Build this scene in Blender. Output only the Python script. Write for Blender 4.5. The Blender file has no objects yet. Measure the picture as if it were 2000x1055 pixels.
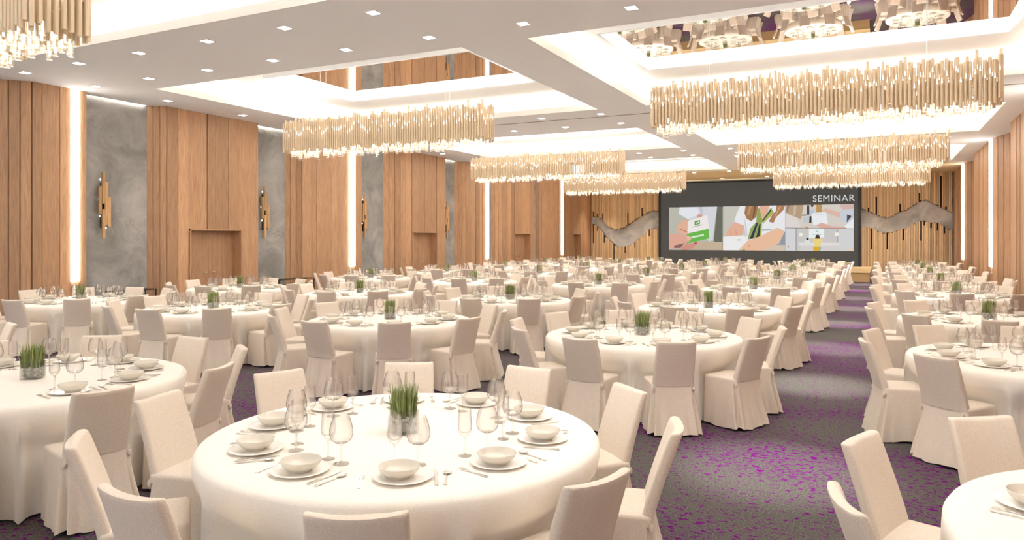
import bpy, bmesh, math, random
from mathutils import Vector, Matrix

# ------------------------------------------------------------------ camera, world, exposure
S = 1.3                                    # metres per layout unit
EYE = 1.45 * S
FPX, YAW, V0 = 1423.1, math.radians(26.72), 464.5
scene = bpy.context.scene
C = scene.collection
cam_data = bpy.data.cameras.new('camera')
cam = bpy.data.objects.new('camera', cam_data); C.objects.link(cam)
cam.location = (0, 0, EYE)
cam.rotation_euler = (math.pi / 2, 0, YAW)
cam_data.sensor_fit = 'HORIZONTAL'; cam_data.sensor_width = 36
cam_data.lens = FPX / 2000 * 36
cam_data.shift_y = (V0 - 527.5) / 2000
cam_data.clip_end = 200
scene.camera = cam
world = bpy.data.worlds.new('world'); scene.world = world; world.use_nodes = True
world.node_tree.nodes['Background'].inputs[0].default_value = (1, .97, .93, 1)
world.node_tree.nodes['Background'].inputs[1].default_value = 0.95  # even fill entering the hall's open rear, added to lift camera-facing sides
vs = scene.view_settings
vs.view_transform = 'Standard'; vs.look = 'None'; vs.gamma = 1; vs.use_curve_mapping = False
EXPO = 0.66
vs.exposure = EXPO
try:
    scene.cycles.transparent_max_bounces = 64
    scene.cycles.diffuse_bounces = 6
    scene.cycles.sample_clamp_indirect = 8
except Exception:
    pass
# lamp powers
P_SPOT, P_CHAND_DOWN, P_CHAND_UP, E_COVE, E_STRIP, E_WASH = 25, 54, 165, 15, 8, 9
LAMP = (1, .98, .945)

rnd = random.Random(7)
CY, SY = math.cos(YAW), math.sin(YAW)


def px(x, y, z):
    """image point (in the 2000 x 1055 frame) of a place in the hall, in metres, and its depth"""
    d = -SY * x + CY * y
    if d < .05:
        return None
    return 1000 + FPX * (CY * x + SY * y) / d, V0 - FPX * (z - EYE) / d, d


# ------------------------------------------------------------------ helpers
def lin(c):
    return tuple(((v / 255) / 12.92 if v / 255 <= .04045 else ((v / 255 + .055) / 1.055) ** 2.4) for v in c)


class MB:
    """collects polygons; build() links them as one mesh object"""
    def __init__(s): s.v, s.f, s.m, s.t = [], [], [], []
    def poly(s, pts, m=0, t=.5):
        i = len(s.v); s.v += [tuple(p) for p in pts]; s.f.append(tuple(range(i, i + len(pts)))); s.m.append(m); s.t.append(t)
    def box(s, x0, x1, y0, y1, z0, z1, m=0, t=.5):
        i = len(s.v)
        s.v += [(x, y, z) for z in (z0, z1) for y in (y0, y1) for x in (x0, x1)]
        for f in ((0, 2, 3, 1), (4, 5, 7, 6), (0, 1, 5, 4), (2, 6, 7, 3), (0, 4, 6, 2), (1, 3, 7, 5)):
            s.f.append(tuple(i + k for k in f)); s.m.append(m); s.t.append(t)
    def prism(s, plan, z0, z1, m=0, t=.5):
        n = len(plan); i = len(s.v)
        s.v += [(x, y, z0) for x, y in plan] + [(x, y, z1) for x, y in plan]
        s.f += [tuple(i + k for k in range(n))[::-1], tuple(i + n + k for k in range(n))]
        s.f += [(i + k, i + (k + 1) % n, i + n + (k + 1) % n, i + n + k) for k in range(n)]
        s.m += [m] * (n + 2); s.t += [t] * (n + 2)
    def loft(s, loops, cap0=True, cap1=True, m=0, t=.5, closed=True):
        n = len(loops[0]); i = len(s.v)
        for l in loops: s.v += [tuple(p) for p in l]
        for a in range(len(loops) - 1):
            for k in range(n if closed else n - 1):
                s.f.append((i + a * n + k, i + a * n + (k + 1) % n, i + (a + 1) * n + (k + 1) % n, i + (a + 1) * n + k)); s.m.append(m); s.t.append(t)
        if cap0: s.f.append(tuple(i + k for k in range(n))[::-1]); s.m.append(m); s.t.append(t)
        if cap1: s.f.append(tuple(i + (len(loops) - 1) * n + k for k in range(n))); s.m.append(m); s.t.append(t)
    def lathe(s, prof, n=24, m=0, cx=0, cy=0, cap0=False, cap1=False):
        s.loft([[(cx + r * math.cos(2 * math.pi * k / n), cy + r * math.sin(2 * math.pi * k / n), z) for k in range(n)] for r, z in prof], cap0, cap1, m)
    def add(s, o, mat):
        i = len(s.v); s.v += [tuple(mat @ Vector(p)) for p in o.v]
        s.f += [tuple(i + k for k in f) for f in o.f]; s.m += o.m; s.t += o.t
        return s
    def mesh(s, name, mats, smooth=False, angle=None):
        me = bpy.data.meshes.new(name); me.from_pydata(s.v, [], s.f)
        for mt in (mats if isinstance(mats, (list, tuple)) else [mats]): me.materials.append(mt)
        me.polygons.foreach_set('material_index', s.m)
        a = me.attributes.new('tint', 'FLOAT', 'FACE'); a.data.foreach_set('value', s.t)
        me.update()
        if smooth:
            me.polygons.foreach_set('use_smooth', [True] * len(me.polygons))
            if angle:
                try: me.set_sharp_from_angle(angle=math.radians(angle))
                except Exception: pass
        return me
    def build(s, name, mats, parent=None, smooth=False, angle=None, loc=None):
        return link(name, s.mesh(name, mats, smooth, angle), parent, loc)


def link(name, me, parent=None, loc=None):
    o = bpy.data.objects.new(name, me); C.objects.link(o)
    if parent is not None: o.parent = parent
    if loc is not None: o.location = loc
    return o


def tag(o, label=None, cat=None, group=None, kind=None):
    for k, v in (('label', label), ('category', cat), ('group', group), ('kind', kind)):
        if v: o[k] = v
    return o


def thing(name, label, cat, loc=(0, 0, 0), rz=0, group=None):
    o = bpy.data.objects.new(name, None); C.objects.link(o)
    o.empty_display_size = .1; o.location = loc; o.rotation_euler = (0, 0, rz)
    return tag(o, label, cat, group)


def structure(o): o['kind'] = 'structure'; return o


def copy_tree(o, loc=None, rz=None, label=None, group=None, kids=None):
    c = o.copy(); C.objects.link(c)
    if loc is not None: c.location = loc
    if rz is not None: c.rotation_euler = (0, 0, rz)
    if label: c['label'] = label
    if group: c['group'] = group
    for ch in (kids[o.name] if kids else [k for k in o.children]):
        d = ch.copy(); C.objects.link(d); d.parent = c
    return c


# ------------------------------------------------------------------ materials
def mat(name, col=(.8, .8, .8), rough=.5, metal=0., emis=None, estr=0., spec=.5):
    m = bpy.data.materials.new(name); m.use_nodes = True
    b = m.node_tree.nodes['Principled BSDF']
    b.inputs['Base Color'].default_value = (*col[:3], 1)
    b.inputs['Roughness'].default_value = rough; b.inputs['Metallic'].default_value = metal
    b.inputs['Specular IOR Level'].default_value = spec
    if emis:
        b.inputs['Emission Color'].default_value = (*emis, 1); b.inputs['Emission Strength'].default_value = estr
    return m


def nd(m, typ, **kw):
    n = m.node_tree.nodes.new(typ)
    for k, v in kw.items():
        if k in n.inputs: n.inputs[k].default_value = v
        else: setattr(n, k, v)
    return n


def ln(m, a, ao, b, bi): m.node_tree.links.new(a.outputs[ao], b.inputs[bi])


def noise(m, scale, vec=None, detail=4, rough=.55, sc=(1, 1, 1), dist=0.):
    if vec is None:
        t = nd(m, 'ShaderNodeTexCoord'); mp = nd(m, 'ShaderNodeMapping'); mp.inputs['Scale'].default_value = sc
        ln(m, t, 'Object', mp, 'Vector'); vec = mp
    n = nd(m, 'ShaderNodeTexNoise'); n.inputs['Scale'].default_value = scale; n.inputs['Detail'].default_value = detail
    n.inputs['Roughness'].default_value = rough; n.inputs['Distortion'].default_value = dist
    ln(m, vec, 'Vector', n, 'Vector')
    return n


def ramp(m, src, so, stops):
    r = nd(m, 'ShaderNodeValToRGB'); e = r.color_ramp.elements
    while len(e) < len(stops): e.new(.5)
    for i, (p, c) in enumerate(stops): e[i].position = p; e[i].color = (*c[:3], 1)
    ln(m, src, so, r, 'Fac')
    return r


def bump(m, src, so, strength, dist=.01):
    b = nd(m, 'ShaderNodeBump'); b.inputs['Strength'].default_value = strength; b.inputs['Distance'].default_value = dist
    ln(m, src, so, b, 'Height'); ln(m, b, 'Normal', m.node_tree.nodes['Principled BSDF'], 'Normal')


def bsdf(m): return m.node_tree.nodes['Principled BSDF']


def fabric(name, c0, c1):
    m = mat(name, rough=.95, spec=.1)
    n = noise(m, 160, sc=(1, 1, 1), detail=2)
    ln(m, ramp(m, n, 'Fac', [(.3, c0), (.7, c1)]), 'Color', bsdf(m), 'Base Color')
    bump(m, noise(m, 420, detail=1), 'Fac', .25, .002)
    b = bsdf(m); b.inputs['Sheen Weight'].default_value = .15
    return m


def wood(name, a, b, c):
    m = mat(name, rough=.45, spec=.35)
    n = noise(m, 6, sc=(5, 5, .35), detail=6, rough=.62, dist=.6)
    r = ramp(m, n, 'Fac', [(.28, a), (.5, b), (.74, c)])
    at = nd(m, 'ShaderNodeAttribute', attribute_name='tint')
    hs = nd(m, 'ShaderNodeMapRange'); hs.inputs['To Min'].default_value = .78; hs.inputs['To Max'].default_value = 1.22
    ln(m, at, 'Fac', hs, 'Value')
    mx = nd(m, 'ShaderNodeMix', data_type='RGBA', blend_type='MULTIPLY'); mx.inputs[0].default_value = 1
    ln(m, r, 'Color', mx, 6); ln(m, hs, 'Result', mx, 7)
    ln(m, mx, 2, bsdf(m), 'Base Color')
    bump(m, n, 'Fac', .08, .004)
    return m


M = {}
M['cloth'] = fabric('cream_linen', (.86, .80, .72), (.93, .885, .81))
M['chair'] = fabric('cream_slipcover', (.67, .57, .47), (.775, .69, .595))
M['wood'] = wood('warm_oak', (.40, .22, .115), (.52, .305, .17), (.61, .38, .225))
M['slat'] = wood('pale_oak_slats', (.60, .40, .21), (.72, .50, .28), (.80, .58, .34))
M['plaster'] = mat('ceiling_paint', (.87, .89, .915), .9, spec=.1)
M['gold_ceiling'] = mat('stage_ceiling', (.72, .58, .36), .6)
M['white'] = mat('white_paint', (.86, .84, .80), .9, spec=.1)
M['black'] = mat('black_board', (.012, .012, .012), .5)
M['slatback'] = mat('slat_backing', (.28, .16, .075), .8)
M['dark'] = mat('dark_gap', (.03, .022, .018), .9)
M['metal'] = mat('polished_steel', (.75, .73, .70), .18, 1)
M['bronze'] = mat('dark_bronze', (.10, .075, .05), .4, 1)
M['porcelain'] = mat('porcelain', (.86, .83, .78), .22)
M['stoneware'] = mat('stoneware', (.72, .67, .58), .25)
M['tube'] = mat('champagne_tube', (.68, .55, .39), .38, .25)
M['grass'] = mat('grass_blade', (.10, .21, .035), .6)
M['pebble'] = mat('pebble', (.62, .60, .57), .7)
M['steelrail'] = mat('partition_track', (.22, .2, .18), .6)  # dark track of a movable partition across the ceiling
M['mirror'] = mat('mirror', (.93, .91, .88), .0, 1)
M['sconce'] = wood('sconce_oak', (.42, .24, .10), (.58, .36, .17), (.66, .43, .22))


def emit(name, col, st):
    m = bpy.data.materials.new(name); m.use_nodes = True; nt = m.node_tree; nt.nodes.clear()
    e = nt.nodes.new('ShaderNodeEmission'); e.inputs[0].default_value = (*col, 1); e.inputs[1].default_value = st
    o = nt.nodes.new('ShaderNodeOutputMaterial'); nt.links.new(e.outputs[0], o.inputs[0])
    return m


M['cove'] = emit('cove_led', (1, .965, .915), E_COVE)
M['strip'] = emit('strip_led', (1, .93, .82), E_STRIP)
M['wash'] = emit('wash_led', (1, .93, .84), E_WASH)
M['spot'] = emit('downlight_lens', (1, .97, .93), 30)
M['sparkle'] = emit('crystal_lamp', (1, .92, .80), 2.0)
M['glint_bulb'] = emit('tube_glint_and_bulb', (1, .94, .84), 2.5)  # glow for glints painted on the chandelier tubes, and for the sconce bulbs


def glass(name, tint, edge, refr=.2, gloss=.35):
    """clear glass: mostly straight transmission, some refraction, reflections that grow towards the rim"""
    m = bpy.data.materials.new(name); m.use_nodes = True; nt = m.node_tree; nt.nodes.clear()
    new, lk = nt.nodes.new, nt.links.new
    lw = new('ShaderNodeLayerWeight'); lw.inputs['Blend'].default_value = .5
    cr = new('ShaderNodeValToRGB'); e = cr.color_ramp.elements
    e[0].position = .6; e[0].color = (*tint, 1); e[1].position = 1; e[1].color = (*edge, 1)
    lk(lw.outputs['Facing'], cr.inputs['Fac'])
    tr = new('ShaderNodeBsdfTransparent'); lk(cr.outputs[0], tr.inputs[0])
    rf = new('ShaderNodeBsdfGlass'); rf.inputs['IOR'].default_value = 1.4; rf.inputs['Roughness'].default_value = .0
    m0 = new('ShaderNodeMixShader'); m0.inputs[0].default_value = refr; lk(tr.outputs[0], m0.inputs[1]); lk(rf.outputs[0], m0.inputs[2])
    gl = new('ShaderNodeBsdfGlossy'); gl.inputs['Roughness'].default_value = .03
    pw = new('ShaderNodeMath'); pw.operation = 'POWER'; pw.inputs[1].default_value = 4; lk(lw.outputs['Facing'], pw.inputs[0])
    mu = new('ShaderNodeMath'); mu.operation = 'MULTIPLY_ADD'; mu.inputs[1].default_value = gloss; mu.inputs[2].default_value = .03; mu.use_clamp = True
    lk(pw.outputs[0], mu.inputs[0])
    mx = new('ShaderNodeMixShader'); lk(mu.outputs[0], mx.inputs[0])
    lk(m0.outputs[0], mx.inputs[1]); lk(gl.outputs[0], mx.inputs[2])
    o = new('ShaderNodeOutputMaterial'); lk(mx.outputs[0], o.inputs[0])
    return m


M['glass'] = glass('clear_glass', (.99, .985, .98), (.42, .38, .34), .13)
M['stem'] = glass('stem_glass', (.93, .91, .88), (.30, .25, .20), .45, .4)
M['vase'] = glass('vase_glass', (.90, .90, .885), (.70, .70, .68), .15)
M['crystal'] = glass('crystal_glass', (.97, .95, .91), (.72, .62, .50), .1, .6)


def carpet_mat():
    m = mat('purple_flecked_carpet', rough=1, spec=.05)
    base = noise(m, 75, detail=6, rough=.85)
    r0 = ramp(m, base, 'Fac', [(.34, (.030, .028, .024)), (.5, (.098, .091, .081)), (.68, (.26, .245, .22))])
    big = noise(m, .55, detail=3, sc=(.6, 1, 1))
    fl = noise(m, 24, detail=3, rough=.6, sc=(.8, 1.15, 1), dist=.3)
    ad = nd(m, 'ShaderNodeMath', operation='MULTIPLY_ADD'); ad.inputs[1].default_value = .42
    ln(m, big, 'Fac', ad, 0); ln(m, fl, 'Fac', ad, 2)
    r1 = ramp(m, ad, 'Value', [(.755, (0, 0, 0)), (.80, (1, 1, 1))])
    haze = ramp(m, big, 'Fac', [(.46, (0, 0, 0)), (.7, (.3, .3, .3))])
    mx0 = nd(m, 'ShaderNodeMix', data_type='RGBA'); ln(m, haze, 'Color', mx0, 0); ln(m, r0, 'Color', mx0, 6); mx0.inputs[7].default_value = (.07, .045, .075, 1)
    mx = nd(m, 'ShaderNodeMix', data_type='RGBA'); ln(m, r1, 'Color', mx, 0); ln(m, mx0, 2, mx, 6); mx.inputs[7].default_value = (.14, .004, .15, 1)
    ln(m, mx, 2, bsdf(m), 'Base Color')
    bump(m, base, 'Fac', .4, .01)
    return m


def concrete_mat(name='trowelled_concrete', g=1):
    m = mat(name, rough=.85, spec=.2)
    n = noise(m, .9, detail=8, rough=.62, dist=.9)
    n2 = noise(m, 3.2, detail=6, rough=.7, dist=1.6)
    r = ramp(m, n, 'Fac', [(.30, (.235 * g, .23 * g, .215 * g)), (.5, (.355 * g, .35 * g, .335 * g)), (.72, (.50 * g, .49 * g, .47 * g))])
    r2 = ramp(m, n2, 'Fac', [(.30, (.78, .78, .78)), (.44, (1, 1, 1)), (.62, (1.0, 1.0, 1.0)), (.8, (.88, .88, .87))])
    mx = nd(m, 'ShaderNodeMix', data_type='RGBA', blend_type='MULTIPLY'); mx.inputs[0].default_value = 1
    ln(m, r, 'Color', mx, 6); ln(m, r2, 'Color', mx, 7); ln(m, mx, 2, bsdf(m), 'Base Color')
    bump(m, n2, 'Fac', .5, .03)
    return m


M['carpet'] = carpet_mat()
M['concrete'] = concrete_mat()
M['brightened_concrete'] = concrete_mat('brightened_trowelled_concrete', 1.45)  # same concrete, colour brightened to offset the shade behind the slats

# ------------------------------------------------------------------ the room (layout units u, eye-relative heights k)
def U(v): return v * S
def Z(k): return EYE + k * S
XL, XLF, XR, XRF = -12.2, -11.9, 2.82, 2.5
YN, YB = -3.0, 31.8
K0, KL, KS, KM = 2.46, 2.57, 2.83, 2.84          # ceiling, lip top, coffer soffit, mirror
ZC = Z(K0)
LIGHTS = []


def spot(parent, loc, power, size=1.5, blend=.8, radius=.05, col=LAMP):
    l = bpy.data.lights.new('spot', 'SPOT'); l.energy = power; l.spot_size = size; l.spot_blend = blend; l.shadow_soft_size = radius; l.color = col
    o = bpy.data.objects.new('spot_beam', l); C.objects.link(o); o.location = loc; o.parent = parent
    return o


def area(parent, loc, power, sx, sy, up=False, col=LAMP, spread=math.pi):
    l = bpy.data.lights.new('lamp', 'AREA'); l.shape = 'RECTANGLE'; l.size = sx; l.size_y = sy; l.energy = power; l.color = col; l.spread = spread
    o = bpy.data.objects.new('lamp_glow', l); C.objects.link(o); o.location = loc; o.parent = parent
    if up: o.rotation_euler = (math.pi, 0, 0)
    return o


b = MB(); b.box(U(XL) - .3, U(XR) + .3, U(YN) - .3, U(YB) + .6, -.1, 0)
structure(b.build('floor', M['carpet']))
b = MB(); b.box(U(XL) - .25, U(XL), U(YN) - .2, U(YB) + .5, 0, Z(3.0))
structure(b.build('wall_left', M['concrete']))
b = MB(); b.box(U(XR), U(XR) + .25, U(YN) - .2, U(YB) + .5, 0, Z(3.0))
structure(b.build('wall_right', M['wood']))
b = MB(); b.box(U(XL), U(XR), U(YB) + .12, U(YB) + .35, 0, Z(3.0))
structure(b.build('wall_back', M['brightened_concrete']))

HX = {'l': (-10.68, -4.80), 'r': (-3.87, 2.06)}
HY = [(.85, 5.88), (8.10, 13.20), (15.80, 19.75), (22.40, 26.75)]
xs = [XL] + sorted(v for h in HX.values() for v in h) + [XR]
ys = [YN] + [v for h in HY for v in h] + [27.45]
b = MB()
for i in range(len(xs) - 1):
    for j in range(len(ys) - 1):
        if i in (1, 3) and j % 2 == 1: continue
        b.box(U(xs[i]), U(xs[i + 1]), U(ys[j]), U(ys[j + 1]), ZC, ZC + .04)
structure(b.build('ceiling', M['plaster']))
b = MB(); b.box(U(XL), U(XR), U(27.45), U(YB) + .12, ZC, ZC + .04)
structure(b.build('ceiling', M['gold_ceiling']))
b = MB(); b.box(U(XL), U(XR), U(14.02), U(14.06), ZC - .006, ZC)
structure(b.build('trim_1', M['steelrail']))

# coffers: lip, cove ledge with LED, cove wall, soffit, mirror frame, mirror
MIRX = {'l': (-9.40, -5.40), 'r': (-3.36, 1.55)}
trim_no = 2
ordn = ['first', 'second', 'third', 'fourth', 'fifth', 'sixth', 'seventh', 'eighth', 'ninth', 'tenth', 'eleventh', 'twelfth']


def ring(bm, x0, x1, y0, y1, X0, X1, Y0, Y1, z, up=False):
    """flat ring between an inner and an outer rectangle"""
    q = [(x0, y0), (x1, y0), (x1, y1), (x0, y1)]; Q = [(X0, Y0), (X1, Y0), (X1, Y1), (X0, Y1)]
    for k in range(4):
        a, b_, c, d = q[k], q[(k + 1) % 4], Q[(k + 1) % 4], Q[k]
        p = [(U(a[0]), U(a[1]), z), (U(b_[0]), U(b_[1]), z), (U(c[0]), U(c[1]), z), (U(d[0]), U(d[1]), z)]
        bm.poly(p if up else p[::-1])


def skirtwall(bm, x0, x1, y0, y1, z0, z1):
    q = [(x0, y0), (x1, y0), (x1, y1), (x0, y1)]
    for k in range(4):
        a, c = q[k], q[(k + 1) % 4]
        bm.poly([(U(a[0]), U(a[1]), z0), (U(c[0]), U(c[1]), z0), (U(c[0]), U(c[1]), z1), (U(a[0]), U(a[1]), z1)])


for side in 'lr':
    for n, (y0, y1) in enumerate(HY):
        x0, x1 = HX[side]
        e, w = .05, .15
        bm = MB()
        skirtwall(bm, x0 + .004, x1 - .004, y0 + .004, y1 - .004, ZC - .002, Z(KL))
        ring(bm, x0 + .004, x1 - .004, y0 + .004, y1 - .004, x0 - e, x1 + e, y0 - e, y1 + e, Z(KL), True)
        skirtwall(bm, x0 - e, x1 + e, y0 - e, y1 + e, Z(K0 + .05), Z(KL))
        skirtwall(bm, x0 - w, x1 + w, y0 - w, y1 + w, ZC, Z(KS))
        mx0, mx1 = MIRX[side]; my0, my1 = y0 + 1.2, y1 - 1.58
        f = .045
        ring(bm, mx0 - f, mx1 + f, my0 - f, my1 + f, x0 - w, x1 + w, y0 - w, y1 + w, Z(KS))
        fr = MB()
        skirtwall(fr, mx0 - f, mx1 + f, my0 - f, my1 + f, Z(2.74), Z(KS))
        ring(fr, mx0, mx1, my0, my1, mx0 - f, mx1 + f, my0 - f, my1 + f, Z(2.74))
        skirtwall(fr, mx0, mx1, my0, my1, Z(2.74), Z(KM + .02))
        o = structure(bm.build('trim_%d' % trim_no, M['white'])); trim_no += 1
        led = MB(); ring(led, x0 - e - .01, x1 + e + .01, y0 - e - .01, y1 + e + .01, x0 - w + .01, x1 + w - .01, y0 - w + .01, y1 + w - .01, Z(K0 + .06), True)
        led.build('cove_strip', M['cove'], o)
        where = '%s coffer from the camera %s of the ceiling beam' % (ordn[n], 'left' if side == 'l' else 'right')
        t = thing('ceiling_mirror', 'rectangular ceiling mirror in the ' + where, 'mirror', (U((mx0 + mx1) / 2), U((my0 + my1) / 2), Z(KM)), 0, 'mirrors in the ceiling coffers')
        mb = MB(); hx, hy = U(mx1 - mx0) / 2, U(my1 - my0) / 2; mb.box(-hx, hx, -hy, hy, 0, .02); mb.build('mirror_glass', M['mirror'], t)
        fo = fr.build('mirror_frame', M['plaster'], t); fo.location = -t.location

# ------------------------------------------------------------------ wood panelling, doors and light strips
def boards_left(name, splay, edges, door=None, strip=None, tail=None):
    """one wood panel of the left wall: angled near side, upright boards, an opening for a door"""
    bm = MB(); g = .006
    if splay:
        s0, s1 = splay; n = 3
        for k in range(n):
            a, c = k / n, (k + 1) / n - .04
            p0 = (U(XL + (XLF - XL) * a), U(s0 + (s1 - s0) * a)); p1 = (U(XL + (XLF - XL) * c), U(s0 + (s1 - s0) * c))
            bm.prism([(p0[0], p0[1]), (p1[0], p1[1]), (U(XL), p1[1]+.02), (U(XL), p0[1])], 0, ZC, t=rnd.random())
    for a, c in list(zip(edges, edges[1:])) + ([tail] if tail else []):
        tt = rnd.random(); dx = rnd.choice((0, 0, -.012, -.02))
        if door and a < door[1] and c > door[0]:
            dz = Z(.17)
            bm.box(U(XL), U(XLF) + dx, U(a) + g, U(c) - g, dz, ZC, t=tt)
            if a < door[0]: bm.box(U(XL), U(XLF) + dx, U(a) + g, U(door[0]), 0, dz, t=tt)
            if c > door[1]: bm.box(U(XL), U(XLF) + dx, U(door[1]), U(c) - g, 0, dz, t=tt)
        else:
            bm.box(U(XL), U(XLF) + dx, U(a) + g, U(c) - g, 0, ZC, t=tt)
    bm.box(U(XL), U(XLF) - .06, U(edges[0]), U(edges[-1]) - .005, Z(.17) if door else 0, ZC, t=.2)
    return structure(bm.build(name, M['wood']))


door_no = 1
def make_door(y0, y1):
    global door_no
    xb = U(XL) + .03
    fb = MB(); t_ = .035; top = Z(.17)
    xf = U(XLF) + .018
    fb.box(xb, xf, U(y0) - .0, U(y0) + t_, 0, top); fb.box(xb, xf, U(y1) - t_, U(y1), 0, top); fb.box(xb, xf, U(y0), U(y1), top - t_, top)
    d = structure(fb.build('door_%d' % door_no, M['wood'])); door_no += 1
    mid = U((y0 + y1) / 2)
    for a, c, hy in ((U(y0) + t_, mid - .004, mid - .09), (mid + .004, U(y1) - t_, mid + .09)):
        lb = MB(); lb.box(xb, xb + .05, a, c, .01, top - t_ - .005, t=.35); lf = lb.build('door_leaf', M['wood'], d)
        hb = MB(); hb.box(xb + .05, xb + .09, hy - .012, hy + .012, Z(-.70), Z(-.70) + .025); hb.box(xb + .085, xb + .105, min(hy, hy + (hy - mid)) , max(hy, hy + (hy - mid)) + .02, Z(-.70), Z(-.70) + .025)
        h = hb.build('door_handle', M['metal'], lf); h['label'] = 'steel lever handle'


def light_strip(x, y0, y1, side, n):
    zb = Z(-.72); sgn = 1 if side == 'lamp wall' else -1
    xc = U(x)
    t = thing('light_strip', 'tall vertical LED light strip, %s from the camera on the %s' % (ordn[n], side), 'light strip', (xc, U((y0 + y1) / 2), zb), 0, 'wall light strips')
    hy = U(y1 - y0) / 2; h = ZC - zb - .01
    bm = MB(); bm.box(-.02, .07, -hy + .01, hy - .01, 0, h) if sgn > 0 else bm.box(-.07, .02, -hy + .01, hy - .01, 0, h); bm.build('diffuser', M['strip'], t)
    bm = MB(); bm.box(-.02 - .05 * sgn - .03, -.02 * sgn - .03 * sgn + .0, -hy, hy, -.02, h); bm.build('housing', M['white'], t)
    return t


boards_left('trim_20', (6.5, 6.85), [6.85, 7.0, 7.28, 7.46], tail=(7.62, 7.74))
boards_left('trim_21', (9.08, 9.28), [9.28, 9.52, 9.75, 10.2, 10.4, 10.72, 11.0, 11.53], door=(9.78, 11.07))
boards_left('trim_22', (12.62, 12.86), [12.86, 13.18, 13.34, 13.6, 13.9, 14.12, 14.55], tail=(14.76, 15.04))
boards_left('trim_23', (16.35, 16.75), [16.75, 17.0, 17.3, 17.62, 17.95, 18.25, 18.6, 19.1], door=(17.33, 18.62))
boards_left('trim_24', (20.1, 20.35), [20.35, 20.7, 21.0, 21.25, 21.45, 21.66], tail=(21.86, 21.9))
boards_left('trim_25', (22.6, 22.9), [22.9, 23.3, 23.6, 23.85, 24.2, 24.5, 24.85, 25.2, 25.6], door=(23.86, 25.2))
boards_left('trim_26', (26.3, 26.55), [26.55, 27.0, 27.4, 27.75, 28.0, 28.22])
boards_left('trim_27', None, [28.44, 28.8, 29.2, 29.52, 30.0, 30.45, 30.8, 31.3, 31.85], door=(29.53, 30.45))
for d in ((9.78, 11.07), (17.33, 18.62), (23.86, 25.2), (29.53, 30.45)): make_door(*d)
for n, (a, c) in enumerate(((7.47, 7.61), (14.56, 14.75), (21.67, 21.85), (28.23, 28.43))):
    light_strip(XLF - .03, a, c, 'lamp wall', n)
    # wood below the strip
    bm = MB(); bm.box(U(XL), U(XLF) - .02, U(a), U(c), 0, Z(-.72) - .02); structure(bm.build('trim_%d' % (28 + n), M['wood']))
# wash light at the head of each concrete bay
for n, (a, c) in enumerate(((5.0, 6.45), (7.76, 9.05), (11.56, 12.6), (15.06, 16.33), (19.12, 20.08), (21.92, 22.58), (25.62, 26.28))):
    t = thing('wash_light', 'slim LED wash light at the head of the %s concrete bay' % ordn[n], 'wash light', (U(XL) + .16, U((a + c) / 2), ZC - .012), 0, 'wash lights over the concrete bays')
    hy = U(c - a) / 2 - .02
    bm = MB(); bm.box(-.14, -.11, -hy, hy, 0, .006); bm.build('diffuser', M['wash'], t)
    bm = MB(); bm.box(-.15, -.10, -hy - .01, hy + .01, .006, .012); bm.build('housing', M['white'], t)


def boards_right(name, edges, splay=None):
    bm = MB(); g = .006
    if splay:
        (s0, s1) = splay; n = 4
        for k in range(n):
            a, c = k / n, (k + 1) / n - .03
            p0 = (U(XR + (XRF - XR) * a), U(s0 + (s1 - s0) * a)); p1 = (U(XR + (XRF - XR) * c), U(s0 + (s1 - s0) * c))
            bm.prism([(U(XR), p0[1]), (U(XR), p1[1]), p1, p0], 0, ZC, t=rnd.random())
    for a, c in zip(edges, edges[1:]):
        dx = rnd.choice((0, 0, .012, .02))
        bm.box(U(XRF) + dx, U(XR), U(a) + g, U(c) - g, 0, ZC, t=rnd.random())
    bm.box(U(XRF) + .06, U(XR), U(edges[0]), U(edges[-1]) - .005, 0, ZC, t=.2)
    return structure(bm.build(name, M['wood']))


boards_right('trim_40', [7.6, 8.0, 8.5, 9.0, 9.4, 10.0, 10.5, 11.1, 11.6])
boards_right('trim_41', [14.7, 15.1, 15.5, 15.9, 16.4, 16.8, 17.1, 17.5, 17.9, 18.25, 18.65])
boards_right('trim_42', [21.75, 22.3, 22.8, 23.2, 23.7, 24.1, 24.6, 25.2], (20.2, 21.45))
boards_right('trim_43', [28.5, 29.1, 29.6, 30.1, 30.6, 31.2, 31.85], (26.9, 28.2))
for n, (a, c) in enumerate(((14.4, 14.64), (21.5, 21.72), (28.22, 28.46))):
    light_strip(XRF + .02, a, c, 'bare wood wall', n)
    bm = MB(); bm.box(U(XRF) + .02, U(XR), U(a), U(c), 0, Z(-.72) - .02); structure(bm.build('trim_%d' % (44 + n), M['wood']))

# ------------------------------------------------------------------ back wall: slats with a wave of bare concrete
def interp(pts, x):
    if x <= pts[0][0]: return pts[0][1]
    for (a, b_), (c, d) in zip(pts, pts[1:]):
        if x <= c: return b_ + (d - b_) * (x - a) / (c - a)
    return pts[-1][1]


def on_back(u, v, Y=YB):
    q = (u - 1000) / FPX; X = (q * CY * Y - SY * Y) / (CY + q * SY); d = -SY * X + CY * Y
    return X, (V0 - v) * d / FPX


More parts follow.
